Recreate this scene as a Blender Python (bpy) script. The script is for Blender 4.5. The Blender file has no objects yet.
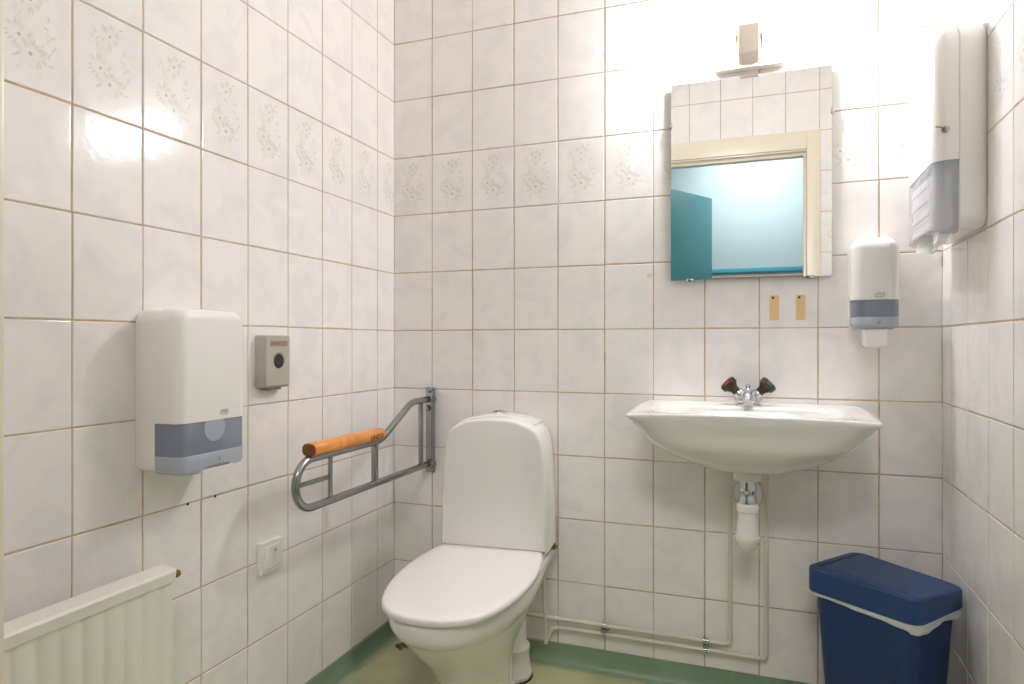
import bpy, bmesh, math, random
from mathutils import Vector, Matrix
PI = math.pi
S = bpy.context.scene
COL = S.collection
rnd = random.Random(7)

# ------------------------------------------------------------------ materials
def lin(c):
    return tuple((v / 12.92 if v <= .04045 else ((v + .055) / 1.055) ** 2.4) for v in c)
def rgb(r, g, b):
    return lin((r / 255, g / 255, b / 255)) + (1,)

def mat(name, col, rough=.5, metal=0, spec=.5, coat=0, emis=None, estr=0, alpha=1, trans=0, bump=None, noise=None, sss=0):
    m = bpy.data.materials.new(name); m.use_nodes = True
    nt = m.node_tree; b = nt.nodes['Principled BSDF']
    b.inputs['Base Color'].default_value = col
    b.inputs['Roughness'].default_value = rough
    b.inputs['Metallic'].default_value = metal
    b.inputs['Specular IOR Level'].default_value = spec
    b.inputs['Coat Weight'].default_value = coat
    b.inputs['Coat Roughness'].default_value = .05
    b.inputs['Alpha'].default_value = alpha
    b.inputs['Transmission Weight'].default_value = trans
    if emis:
        b.inputs['Emission Color'].default_value = emis
        b.inputs['Emission Strength'].default_value = estr
    tc = None
    if bump or noise:
        tc = nt.nodes.new('ShaderNodeTexCoord')
    if noise:      # (scale, colour 2, lo, hi, distortion)
        n = nt.nodes.new('ShaderNodeTexNoise'); n.inputs['Scale'].default_value = noise[0]
        n.inputs['Detail'].default_value = 5; n.inputs['Distortion'].default_value = noise[4]
        nt.links.new(tc.outputs['Object'], n.inputs['Vector'])
        r = nt.nodes.new('ShaderNodeValToRGB')
        r.color_ramp.elements[0].position = noise[2]; r.color_ramp.elements[0].color = noise[1]
        r.color_ramp.elements[1].position = noise[3]; r.color_ramp.elements[1].color = col
        nt.links.new(n.outputs['Fac'], r.inputs['Fac']); nt.links.new(r.outputs['Color'], b.inputs['Base Color'])
    if bump:       # (scale, strength, distance)
        n = nt.nodes.new('ShaderNodeTexNoise'); n.inputs['Scale'].default_value = bump[0]
        n.inputs['Detail'].default_value = 3
        nt.links.new(tc.outputs['Object'], n.inputs['Vector'])
        k = nt.nodes.new('ShaderNodeBump'); k.inputs['Strength'].default_value = bump[1]
        k.inputs['Distance'].default_value = bump[2]
        nt.links.new(n.outputs['Fac'], k.inputs['Height']); nt.links.new(k.outputs['Normal'], b.inputs['Normal'])
    return m

M = {}
M['tile'] = mat('tile_glaze', rgb(241, 237, 234), .13, spec=.5, noise=(11, rgb(234, 231, 230), .36, .56, .8), bump=(16, .16, .006))
M['grout'] = mat('grout', rgb(206, 182, 154), .85, noise=(30, rgb(184, 156, 126), .3, .6, 0))
M['dirt'] = mat('dark_grout_spot', rgb(50, 38, 28), .8)
M['prnt0'] = mat('flower_print_haze', rgb(236, 232, 228), .14)
M['prnt1'] = mat('flower_print_pale', rgb(229, 225, 217), .14)
M['prnt2'] = mat('flower_print_grey', rgb(220, 217, 211), .14)
M['prnt3'] = mat('flower_print_green', rgb(188, 191, 184), .14)
M['floor'] = mat('green_vinyl', rgb(192, 192, 152), .4, noise=(4.5, rgb(170, 178, 138), .35, .62, .6), bump=(60, .1, .002))
M['coving'] = mat('green_vinyl_coving', rgb(146, 166, 140), .38, noise=(6, rgb(128, 152, 128), .3, .65, .3))
M['weld'] = mat('vinyl_weld', rgb(176, 186, 150), .4)
M['ceiling'] = mat('white_ceiling_paint', rgb(236, 232, 226), .8)
M['cream'] = mat('cream_gloss_paint', rgb(232, 222, 203), .32, bump=(8, .05, .003))
M['hallwall'] = mat('pale_mint_paint', rgb(158, 178, 181), .75)
M['teal'] = mat('teal_paint', rgb(80, 140, 142), .4, noise=(3, rgb(68, 128, 138), .3, .7, 1))
M['stripe'] = mat('blue_stripe_paint', rgb(56, 140, 158), .5)
M['hallfloor'] = mat('hall_vinyl', rgb(120, 122, 118), .4, noise=(5, rgb(104, 108, 106), .3, .7, 0))
M['ceramic'] = mat('white_ceramic', rgb(228, 226, 222), .1, coat=.4)
M['seat'] = mat('white_seat_plastic', rgb(236, 232, 230), .22)
M['plastic'] = mat('white_plastic', rgb(236, 233, 229), .18, coat=.3)
M['plastic2'] = mat('offwhite_plastic', rgb(222, 219, 210), .35)
M['pipepaint'] = mat('cream_painted_pipe', rgb(216, 210, 196), .35)
M['chrome'] = mat('chrome', rgb(205, 208, 212), .12, 1)
M['steel'] = mat('worn_steel', rgb(158, 160, 160), .24, 1, bump=(40, .1, .002))
M['brass'] = mat('brass', rgb(150, 120, 70), .3, 1)
M['bronze'] = mat('dark_bronze_plastic', rgb(84, 72, 50), .3, .2, noise=(60, rgb(46, 38, 26), .35, .6, 0))
M['red'] = mat('red_print', rgb(206, 50, 44), .4)
M['bluep'] = mat('blue_print', rgb(60, 110, 200), .4)
M['wood'] = mat('orange_beech', rgb(226, 156, 82), .35, noise=(14, rgb(206, 128, 58), .3, .7, 2))
M['woodend'] = mat('brown_wood_end', rgb(140, 84, 44), .5, noise=(60, rgb(104, 58, 28), .3, .7, 0))
M['burn'] = mat('burnt_print', rgb(70, 42, 24), .6)
M['grey'] = mat('grey_plastic', rgb(176, 172, 160), .4)
M['greyd'] = mat('grey_plastic_groove', rgb(140, 136, 126), .5)
M['dark'] = mat('dark_hole', rgb(44, 36, 28), .6)
M['black'] = mat('black_rubber', rgb(30, 30, 30), .6)
M['window'] = mat('smoky_window_plastic', rgb(140, 148, 162), .12, alpha=.72, coat=.4)
M['window2'] = mat('clear_grey_window_plastic', rgb(196, 200, 208), .12, alpha=.55, coat=.4)
M['wband'] = mat('pale_window_plastic', rgb(178, 184, 194), .2, alpha=.88)
M['wdisc'] = mat('window_disc_plastic', rgb(166, 172, 184), .2)
M['logo'] = mat('grey_print', rgb(132, 134, 138), .4)
M['paper'] = mat('white_paper', rgb(232, 232, 230), .8)
M['blue'] = mat('navy_plastic', rgb(16, 50, 102), .42, bump=(120, .06, .001))
M['bluel'] = mat('navy_lid_plastic', rgb(28, 62, 112), .42)
M['bag'] = mat('white_bin_liner', rgb(224, 230, 236), .35, alpha=.86, bump=(40, .5, .01))
M['white'] = mat('white_enamel', rgb(232, 230, 220), .25)
M['tan'] = mat('tan_adhesive', rgb(226, 196, 144), .7)
M['stain'] = mat('yellow_stain', rgb(232, 214, 170), .3)
M['mirror'] = mat('mirror_glass', (.93, .95, .94, 1), .0, 1)
M['glassedge'] = mat('mirror_edge_glass', rgb(150, 160, 156), .1)
M['lampbeige'] = mat('beige_lamp_body', rgb(242, 230, 216), .5)
M['yellow'] = mat('yellow_ring', rgb(240, 190, 70), .5)
M['navyring'] = mat('dark_ring', rgb(50, 54, 66), .5)
M['bulbneck'] = mat('white_bulb_neck', rgb(245, 243, 238), .3)
M['glow'] = mat('lamp_glow', rgb(255, 250, 240), .4, emis=(1, .995, 1.03, 1), estr=395)
M['glowneck'] = mat('lamp_neck_glow', rgb(250, 248, 240), .4, emis=(1, .95, .9, 1), estr=3)
M['hallglow'] = mat('hall_lamp_glow', rgb(255, 255, 255), .4, emis=(1, .975, .99, 1), estr=24)
M['crumb'] = mat('brown_rubble', rgb(140, 124, 98), .8, noise=(50, rgb(84, 72, 50), .3, .7, 0))

# ------------------------------------------------------------------ object helpers
def link(name, me, parent=None):
    o = bpy.data.objects.new(name, me); COL.objects.link(o)
    if parent: o.parent = parent
    return o
def finish(name, bm, mats, parent=None, smooth=40, loc=None):
    if not isinstance(mats, (list, tuple)): mats = [mats]
    me = bpy.data.meshes.new(name)
    bmesh.ops.recalc_face_normals(bm, faces=bm.faces[:])
    bm.to_mesh(me); bm.free()
    for m in mats: me.materials.append(m)
    if smooth:
        for p in me.polygons: p.use_smooth = True
        try: me.set_sharp_from_angle(angle=math.radians(smooth))
        except Exception: pass
    o = link(name, me, parent)
    if loc: o.location = loc
    return o
def root(name, label, cat, loc=(0, 0, 0), rz=0, group=None):
    o = link(name, None); o.location = loc; o.rotation_euler = (0, 0, rz)
    o.empty_display_size = .05
    return tag(o, label, cat, group)
def tag(o, label, cat, group=None):
    o['label'] = label; o['category'] = cat
    if group: o['group'] = group
    return o
def struct(o, label=None):
    o['kind'] = 'structure'
    if label: o['label'] = label
    return o

def box(bm, x0, x1, y0, y1, z0, z1, bev=0, seg=2, mi=0):
    vs = [bm.verts.new((x, y, z)) for x in (x0, x1) for y in (y0, y1) for z in (z0, z1)]
    fs = [bm.faces.new([vs[i] for i in f]) for f in ((0,1,3,2),(4,6,7,5),(0,4,5,1),(2,3,7,6),(0,2,6,4),(1,5,7,3))]
    for f in fs: f.material_index = mi
    if bev:
        es = list({e for f in fs for e in f.edges})
        r = bmesh.ops.bevel(bm, geom=es, offset=bev, segments=seg, affect='EDGES', profile=.5)
        for f in r['faces']: f.material_index = mi
    return vs
def loft(bm, rings, cap0=True, cap1=True, closed=True, mi=0):
    vr = [[bm.verts.new(p) for p in r] for r in rings]
    n = len(vr[0])
    for a, b in zip(vr, vr[1:]):
        for i in range(n if closed else n - 1):
            j = (i + 1) % n
            f = bm.faces.new((a[i], a[j], b[j], b[i])); f.material_index = mi
    if cap0:
        f = bm.faces.new(vr[0][::-1]); f.material_index = mi
    if cap1:
        f = bm.faces.new(vr[-1]); f.material_index = mi
    return vr
def circ(c, r, ax, n=20, ph=0):
    ax = Vector(ax).normalized()
    a = ax.orthogonal().normalized(); b = ax.cross(a)
    return [Vector(c) + r * (math.cos(ph + 2*PI*i/n) * a + math.sin(ph + 2*PI*i/n) * b) for i in range(n)]
def lathe(bm, base, ax, prof, n=24, mi=0, caps=True):
    """prof: list of (distance along axis, radius)"""
    ax = Vector(ax).normalized()
    loft(bm, [circ(Vector(base) + ax * d, max(r, 1e-4), ax, n) for d, r in prof], caps, caps, mi=mi)
def fillet(pts, r, seg=5):
    pts = [Vector(p) for p in pts]; out = [pts[0]]
    for a, b, c in zip(pts, pts[1:], pts[2:]):
        u = (a - b); v = (c - b); rr = min(r, u.length * .49, v.length * .49)
        ang = u.angle(v)
        if ang > 3.1: out.append(b); continue
        p0 = b + u.normalized() * rr; p1 = b + v.normalized() * rr
        for k in range(seg + 1):
            t = k / seg
            out.append(p0 * (1-t)**2 + b * 2*t*(1-t) + p1 * t*t)
    out.append(pts[-1]); return out
def tube(bm, pts, r, n=12, mi=0, rads=None):
    pts = [Vector(p) for p in pts]
    tans = []
    for i in range(len(pts)):
        a = pts[max(i-1, 0)]; b = pts[min(i+1, len(pts)-1)]
        tans.append((b - a).normalized())
    nrm = tans[0].orthogonal().normalized(); rings = []
    for i, (p, t) in enumerate(zip(pts, tans)):
        nrm = (nrm - t * nrm.dot(t)).normalized(); bn = t.cross(nrm)
        rr = rads[i] if rads else r
        rings.append([p + rr * (math.cos(2*PI*k/n) * nrm + math.sin(2*PI*k/n) * bn) for k in range(n)])
    loft(bm, rings, mi=mi)
def rrect(x0, x1, z0, z1, rb, rt, n=6):
    """rounded rectangle outline, rb bottom radius, rt top radius; list of (x, z)"""
    o = []
    for cx, cz, r, a0 in ((x1-rb, z0+rb, rb, -PI/2), (x1-rt, z1-rt, rt, 0), (x0+rt, z1-rt, rt, PI/2), (x0+rb, z0+rb, rb, PI)):
        for k in range(n + 1):
            a = a0 + PI/2 * k / n
            o.append((cx + r * math.cos(a), cz + r * math.sin(a)))
    return o
def B(): return bmesh.new()

def text_mesh(name, s, size, m, parent, loc, rot, extr=.0002):
    cu = bpy.data.curves.new('t', 'FONT'); cu.body = s; cu.size = size; cu.extrude = extr
    cu.align_x = 'CENTER'; cu.align_y = 'CENTER'
    t = bpy.data.objects.new('t', cu); COL.objects.link(t)
    dg = bpy.context.evaluated_depsgraph_get(); dg.update()
    me = bpy.data.meshes.new_from_object(t.evaluated_get(dg))
    bpy.data.objects.remove(t); me.materials.clear(); me.materials.append(m); me.name = name
    o = link(name, me, parent); o.location = loc; o.rotation_euler = rot
    return o

# ------------------------------------------------------------------ room dimensions
W = 1.6521; RA = .0117; H = 2.52; DF = 1.57; TH = .12
Z0 = .06          # top of coving, first grout row
TH_, TW = .2, .1509
ROW_FLOWER = 8    # row between z=1.46 and z=1.66
back_x = [0] + [0.149, 0.299, 0.447, 0.596, 0.747, 0.897, 1.047, 1.198, 1.352, 1.503] + [W]
left_y = [0] + [0.11, 0.26, 0.41, 0.562, 0.713, 0.861, 1.014, 1.165] + [1.3160, 1.4670, DF]
right_t = [0] + [.085 + .15*k for k in range(10)] + [DF]
front_x = [0] + [.863 - .155*k for k in range(5, -1, -1)] + [.863 + .155*k for k in range(1, 6)] + [W]
rows = [0, Z0] + [Z0 + TH_*k for k in range(1, 13)]
rows = [r for r in rows if r < H] + [H]

def fb(u, z): return Vector((u, 0, z)), Vector((0, -1, 0))
def fl(u, z): return Vector((0, -u, z)), Vector((1, 0, 0))
def fr(u, z): return Vector((W - u*math.sin(RA), -u*math.cos(RA), z)), Vector((-math.cos(RA), math.sin(RA), 0))
def ff(u, z): return Vector((u, -DF, z)), Vector((0, 1, 0))

# flower print, (u right, v up) in the unit tile
def flower_shapes():
    r = random.Random(3); sh = []
    def leaf(cu, cv, a, l, w, mi):
        asp = .75
        pts = []
        for t, s in ((0, 0), (.35, 1), (.7, .75), (1, 0), (.7, -.75), (.35, -1)):
            du = math.cos(a) * l * t - math.sin(a) * w * s; dv = math.sin(a) * l * t + math.cos(a) * w * s
            pts.append((cu + du / asp, cv + dv))
        sh.append((pts, mi))
    heads = [(.50, .78, .055), (.37, .44, .062), (.50, .31, .072)]
    for cu, cv, R in ((.50, .78, .10), (.38, .45, .12), (.50, .31, .13), (.62, .33, .07), (.41, .62, .07)):
        sh.append(([(cu + R*(1 + .22*math.sin(k*2.3))/.75*math.cos(2*PI*k/14), cv + R*(1 + .22*math.sin(k*2.3))*math.sin(2*PI*k/14)) for k in range(14)], 5))
    for cu, cv, R in heads:
        for k in range(int(R*300)):
            a = r.uniform(0, 2*PI); d = R * r.uniform(1.0, 1.7)
            leaf(cu + math.cos(a)*d/.75*.8, cv + math.sin(a)*d*.8, a + r.uniform(-.5, .5), R*r.uniform(.7, 1.3), R*.17, r.choice((1, 2, 2)))
    for k in range(16):   # sprigs trailing between the heads
        t = k / 15; cu = .34 + .06*math.sin(t*6) + r.uniform(-.05, .05); cv = .44 + .34*t
        leaf(cu, cv, r.uniform(.3, 2.8), .07, .010, 1)
    for k in range(14):
        t = k / 13; cu = .66 + .06*math.sin(t*5) + r.uniform(-.05, .06); cv = .26 + .62*t
        leaf(cu, cv, r.uniform(-.6, 1.6), .07, .010, r.choice((1, 2)))
    for k in range(10):
        leaf(r.uniform(.3, .62), r.uniform(.14, .24), r.uniform(-2.4, -.8), .06, .006, 1)
    for cu, cv, R in heads:
        for k in range(6):
            a = k*PI/3 + .3
            leaf(cu, cv, a, R*.8, R*.26, 4)
        pts = [(cu + R*.26/.75*math.cos(2*PI*k/8), cv + R*.26*math.sin(2*PI*k/8)) for k in range(8)]
        sh.append((pts, 3))
    return sh
FL = flower_shapes()

def tiled(name, f, us, flip=False, hole=None, spots=(), label=None):
    bm = B()
    n0 = f(0, 0)[1]
    # grout backing with thickness behind
    def quad(u0, u1, z0, z1):
        vs = [bm.verts.new(f(u, z)[0]) for u, z in ((u0, z0), (u1, z0), (u1, z1), (u0, z1))]
        bm.faces.new(vs).material_index = 1
    umax = us[-1]
    if hole:
        a, b, t = hole
        quad(0, a, 0, H); quad(b, umax, 0, H); quad(a, b, t, H)
    else: quad(0, umax, 0, H)
    # outer slab
    def slab(u0, u1, z0, z1):
        p = []
        for d in (.002, TH):
            p += [f(u, z)[0] - n0 * d for u, z in ((u0, z0), (u1, z0), (u1, z1), (u0, z1))]
        vs = [bm.verts.new(q) for q in p]
        for q in ((4,5,6,7),(0,1,5,4),(1,2,6,5),(2,3,7,6),(3,0,4,7)):
            bm.faces.new([vs[i] for i in q]).material_index = 1
    if hole: slab(0, a, 0, H); slab(b, umax, 0, H); slab(a, b, t, H)
    else: slab(0, umax, 0, H)
    g = .0016; bev = .0022; th = .0016
    for ri in range(1, len(rows) - 1):
        z0, z1 = rows[ri], rows[ri+1]
        for ui in range(len(us) - 1):
            u0, u1 = us[ui], us[ui+1]
            zz0, zz1 = z0, z1
            if hole:
                cu = (u0 + u1)/2
                if u0 >= a - .001 and u1 <= b + .001 and z1 <= t + .001: continue
                if z0 < t - .001:
                    if u0 < a < u1: u1 = a
                    elif u0 < b < u1: u0 = b
                    elif a <= cu <= b:
                        if z1 <= t: continue
                        zz0 = t
            if u1 - u0 < .012 or zz1 - zz0 < .012: continue
            ju, jz = rnd.uniform(-.0008, .0008), rnd.uniform(-.0006, .0006)
            tu, tz = rnd.gauss(0, .0022), rnd.gauss(0, .0018)
            cu, cz = (u0+u1)/2, (zz0+zz1)/2
            A0, A1 = u0 + g + ju, u1 - g + ju; C0, C1 = zz0 + g + jz, zz1 - g + jz
            def P(u, z, h):
                p, n = f(u, z)
                return p + n * (h + (u - cu)*tu*(h > .001) + (z - cz)*tz*(h > .001))
            rings = [[P(x, z, h) for x, z in ((A0+k, C0+k), (A1-k, C0+k), (A1-k, C1-k), (A0+k, C1-k))]
                     for k, h in ((0, .0002), (.0004, th*.6), (bev*.6, th*.92), (bev*1.3, th))]
            loft(bm, rings, cap0=False)
            full = (u1 - u0) > .07
            if ri == ROW_FLOWER and full:
                tw = TW if TW > .14 else u1 - u0
                su = 1 if not flip else -1
                for fi, (pts, mi) in enumerate(FL):
                    q = []
                    for pu, pv in pts:
                        uu = (pu if su > 0 else 1 - pu)
                        # cut tiles keep the full-size print, clipped at the edge
                        x = (u1 - tw + uu*tw) if (ui == 0) else (u0 + uu*(u1-u0) if (u1-u0) > .13 else u0 + uu*tw)
                        x = min(max(x, A0 + .004), A1 - .004)
                        q.append((x, zz0 + pv*(zz1-zz0)))
                    area = sum(q[i][0]*q[(i+1) % len(q)][1] - q[(i+1) % len(q)][0]*q[i][1] for i in range(len(q)))
                    if abs(area) < 1e-7: continue
                    lift = {5: .00004, 1: .00008, 2: .00011, 4: .00014, 3: .00026}[mi] + fi*1.2e-6
                    vs = [bm.verts.new(P(x, z, th + lift)) for x, z in q]
                    bm.faces.new(vs).material_index = {1: 2, 2: 3, 3: 4, 4: 7, 5: 7}[mi]
    for (u, z, r, mi, asp) in spots:
        c, n = f(u, z)
        e = (f(u + 1, z)[0] - c).normalized()
        vs = [bm.verts.new(c + n*(th + .0006) + e*r*math.cos(k*PI/5)*(1 + .25*math.sin(k*3)) + Vector((0, 0, 1))*r*asp*math.sin(k*PI/5)) for k in range(10)]
        bm.faces.new(vs).material_index = mi
    # normals: make sure the visible side faces the room
    me = bpy.data.meshes.new(name)
    bm.normal_update()
    for fc in bm.faces:
        if fc.normal.dot(n0) < 0 and abs(fc.normal.dot(n0)) > .2 and (fc.calc_center_median() - f(0, 0)[0]).dot(n0) > -.001: fc.normal_flip()
    bm.to_mesh(me); bm.free()
    for m in ('tile', 'grout', 'prnt1', 'prnt2', 'prnt3', 'dirt', 'stain', 'prnt0'): me.materials.append(M[m])
    o = link(name, me); return struct(o, label)

tiled('wall_back', fb, back_x, spots=[(.885, 1.222, .0075, 6, .9)])
tiled('wall_left', fl, left_y, flip=True, spots=[(0.900, .659, .0035, 5, 1), (0.820, .659, .0035, 5, 1)])
tiled('wall_right', fr, right_t, spots=[(.004, 1.235, .002, 5, 9)])
tiled('wall_front', ff, front_x, hole=(.40, 1.485, 2.0595))

# floor and ceiling
bm = B(); box(bm, -TH, W + TH, -DF - TH, TH, -.05, 0); struct(finish('floor', bm, M['floor'], smooth=0))
bm = B(); box(bm, -TH, W + TH, -DF - TH, TH, H, H + .05); struct(finish('ceiling', bm, M['ceiling'], smooth=0))

# vinyl coving turned up the walls
prof = [(.0045, Z0), (.0045, .034), (.006, .024), (.010, .015), (.017, .008), (.026, .0035), (.034, .0012), (.034, .0002)]
def coving(name, a, b, n, ma, mb):
    """a, b: wall corner points; n: into the room; ma, mb: mitre sign at each end"""
    bm = B(); a = Vector(a); b = Vector(b); n = Vector(n); t = (b - a).normalized()
    ra = [a + n*d + t*d*ma + Vector((0, 0, z)) for d, z in prof]; rb = [b + n*d - t*d*mb + Vector((0, 0, z)) for d, z in prof]
    ra = [a + Vector((0, 0, Z0))] + ra + [a + Vector((0, 0, .0002))]; rb = [b + Vector((0, 0, Z0))] + rb + [b + Vector((0, 0, .0002))]
    vr = loft(bm, [ra, rb], cap0=True, cap1=True)
    # pale weld bead at the foot
    d0, d1 = .033, .0375
    q = [a + n*d0 + t*d0*ma, b + n*d0 - t*d0*mb, b + n*d1 - t*d1*mb, a + n*d1 + t*d1*ma]
    vs = [bm.verts.new(p + Vector((0, 0, .0016))) for p in q]; bm.faces.new(vs).material_index = 1
    me_o = finish(name, bm, [M['coving'], M['weld']], smooth=60); return struct(me_o)
coving('baseboard_back', (0, 0, 0), (W, 0, 0), (0, -1, 0), 1, 1)
coving('baseboard_left', (0, 0, 0), (0, -DF, 0), (1, 0, 0), 1, 1)
rn = fr(0, 0)[1]
coving('baseboard_right', (W, 0, 0), fr(DF, 0)[0], rn, 1, 1)

# ------------------------------------------------------------------ doorway and hallway behind the camera
XL, XR, ZT = .434, 1.424, 1.965
bm = B()
def frame_piece(bm, x0, x1, z0, z1):
    box(bm, x0, x1, -DF, -DF + .014, z0, z1, .003)
AW = .062
frame_piece(bm, XL - AW, XL, 0, 2.0615); frame_piece(bm, XR, XR + AW, 0, 2.0615); frame_piece(bm, XL, XR, ZT + .008, 2.0615)
for x0, x1 in ((XL - .03, XL), (XR, XR + .03)): box(bm, x0, x1, -DF - TH - .01, -DF - .0005, 0, ZT + .03, .002)
box(bm, XL, XR, -DF - TH - .01, -DF - .0005, ZT, ZT + .095, .002)
# rebate stop
for x0, x1 in ((XL, XL + .012), (XR - .012, XR)): box(bm, x0, x1, -DF - .075, -DF - .03, 0, ZT, .002)
box(bm, XL + .012, XR - .012, -DF - .075, -DF - .03, ZT - .015, ZT, .002)
struct(finish('trim_1', bm, M['cream'], smooth=30), 'cream painted door frame seen in the mirror and at the left edge')

def door_leaf():
    r = link('door_1', None); r.location = (XL + .006, -DF - TH + .02, 0); r['kind'] = 'structure'
    r['label'] = 'teal door leaf swung open into the hallway'
    d = Vector((.925 - XL, -2.53 + DF + TH - .02, 0)); r.rotation_euler = (0, 0, math.atan2(d.y, d.x))
    bm = B(); box(bm, 0, .94, -.02, .02, .008, 1.952, .002); finish('door_panel', bm, M['teal'], r, 30)
    bm = B()
    for s in (-1, 1):
        lathe(bm, (.88, s*.02, 1.02), (0, s, 0), [(0, .024), (.008, .024), (.01, .01), (.045, .01), (.05, .006)], 16)
        tube(bm, [(.88, s*.05, 1.02), (.80, s*.055, 1.02)], .009, 10)
    finish('door_handle', bm, M['chrome'], r)
door_leaf()
HY = -3.3; HX0, HX1, HH = -1.3, 3.0, 2.62
def plane_box(name, *a, m, **k):
    bm = B(); box(bm, *a); return struct(finish(name, bm, M[m], smooth=0))
plane_box('wall_hallway_far', HX0, HX1, HY - .1, HY, 0, HH, m='hallwall')
plane_box('wall_hallway_left', HX0 - .1, HX0, HY, -DF - TH, 0, HH, m='hallwall')
plane_box('wall_hallway_right', HX1, HX1 + .1, HY, -DF - TH, 0, HH, m='hallwall')
bm = B()
box(bm, HX0, XL - .03, -DF - TH - .02, -DF - TH - .001, 0, HH); box(bm, XR + .03, HX1, -DF - TH - .02, -DF - TH - .001, 0, HH)
box(bm, XL - .03, XR + .03, -DF - TH - .02, -DF - TH - .001, ZT + .03, HH)
struct(finish('wall_hallway_near', bm, M['hallwall'], smooth=0))
bm = B(); box(bm, HX0, HX1, HY, -DF - TH, -.05, -.001); struct(finish('floor_hallway', bm, M['hallfloor'], smooth=0))
bm = B(); box(bm, HX0, HX1, HY, -DF - TH, HH, HH + .05); struct(finish('ceiling_hallway', bm, M['ceiling'], smooth=0))
bm = B(); box(bm, HX0, HX1, HY, HY + .012, 1.545, 1.58, .003); struct(finish('trim_2', bm, M['stripe'], smooth=30), 'teal rail along the hallway wall')
bm = B(); box(bm, HX0, HX1, HY, HY + .02, 1.490, 1.514, .003); struct(finish('trim_3', bm, M['woodend'], smooth=30), 'brown rail below the teal rail')
r = root('ceiling_lamp', 'square white ceiling lamp in the hallway behind the doorway', 'lamp', (1.2, -2.75, HH))
bm = B(); box(bm, -.32, .32, -.32, .32, -.04, 0, .008); finish('lamp_housing', bm, M['plastic'], r, 30)
bm = B(); box(bm, -.30, .30, -.30, .30, -.052, -.04); finish('diffuser', bm, M['hallglow'], r, 0)

# ------------------------------------------------------------------ toilet
T = root('toilet', 'white floor-standing toilet with closed lid against the back wall', 'toilet', (.425, 0, 0), math.radians(5))
def toil(name, bm, m, **k): return finish(name, bm, m, T, **k)
EGG = [(-.190, .160), (-.25, .172), (-.31, .180), (-.38, .184), (-.45, .181), (-.52, .173), (-.58, .159), (-.63, .142), (-.67, .119), (-.70, .086), (-.717, .045), (-.7225, 0)]
def egg(z, s=0, yb=None, hws=1.0):
    """closed outline, inset s"""
    pts = []
    ys = [p[0] for p in EGG]
    R = []
    for y, w in EGG:
        R.append(Vector((w*hws, y, 0)))
    full = R + [Vector((-p.x, p.y, 0)) for p in R[-2::-1]]
    # smooth resample
    out = []
    n = len(full)
    for i in range(n):
        a = full[max(i-1, 0)]; b = full[min(i+1, n-1)]
        t = (b - a).normalized(); nn = Vector((t.y, -t.x, 0))
        out.append(full[i] + nn * s)
    for p in (out[0], out[-1]):
        p.y = (EGG[0][0] if yb is None else yb) - abs(s) * 0
    return [(p.x, p.y, z) for p in out]
bm = B()
loft(bm, [egg(.3835, .004), egg(.386, .0005), egg(.396, -.0005), egg(.4005, .003), egg(.402, .008), egg(.4035, .03), egg(.404, .07)])
toil('toilet_lid', bm, M['seat'], smooth=50)
bm = B()
loft(bm, [egg(.378, .016), egg(.379, .014), egg(.3825, .014), egg(.3832, .016)])
toil('toilet_seat', bm, M['seat'], smooth=50)
# bowl: rings (z, halfwidth, y front, y back, front exponent)
def bowl_ring(z, hw, yf, yb, hb, n=40):
    """front half egg, straight sides, back half width hb"""
    pts = []
    ym = yf + (yb - yf) * .52
    for k in range(n + 1):
        a = PI * k / n
        x = math.cos(a); y = math.sin(a)
        e = .9
        pts.append((hw * math.copysign(abs(x) ** e, x), ym - (ym - yf) * y ** e, z))
    m = 10
    for k in range(1, m):   # left side back to rear, across, right side
        t = k / m; pts.append((-hw + (hw - hb) * (t*t*(3-2*t)), ym + (yb - ym) * t, z))
    for k in range(0, 7): pts.append((-hb + 2*hb*k/6, yb, z))
    for k in range(m - 1, 0, -1):
        t = k / m; pts.append((hw - (hw - hb) * (t*t*(3-2*t)), ym + (yb - ym) * t, z))
    return pts
bm = B()
rr = [(0, .108, -.462, -.21, .060), (.012, .108, -.462, -.21, .060), (.02, .102, -.455, -.215, .055), (.07, .096, -.455, -.22, .050),
      (.12, .099, -.478, -.215, .050), (.17, .110, -.524, -.20, .052), (.22, .125, -.578, -.17, .062), (.27, .147, -.635, -.11, .085),
      (.305, .159, -.671, -.06, .13), (.318, .163, -.684, -.05, .14), (.3215, .1665, -.692, -.045, .15), (.328, .1715, -.702, -.04, .155),
      (.345, .176, -.711, -.035, .16), (.372, .1785, -.714, -.03, .162), (.378, .1765, -.711, -.032, .16), (.3805, .168, -.70, -.035, .155)]
loft(bm, [bowl_ring(*q) for q in rr])
# rear deck carrying the cistern
box(bm, -.160, .160, -.215, -.03, .355, .392, .008)
toil('bowl', bm, M['ceramic'], smooth=50)
# foot panel
bm = B()
loft(bm, [[(x*s, y, z) for x, y in ((.06, -.40), (.080, -.32), (.070, -.20), (.055, -.19), (-.055, -.19), (-.070, -.20), (-.080, -.32), (-.06, -.40))]
          for z, s in ((0, 1.12), (.01, 1.12), (.02, 1), (.26, 1.0))])
toil('trapway_housing', bm, M['ceramic'], smooth=40)
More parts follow.
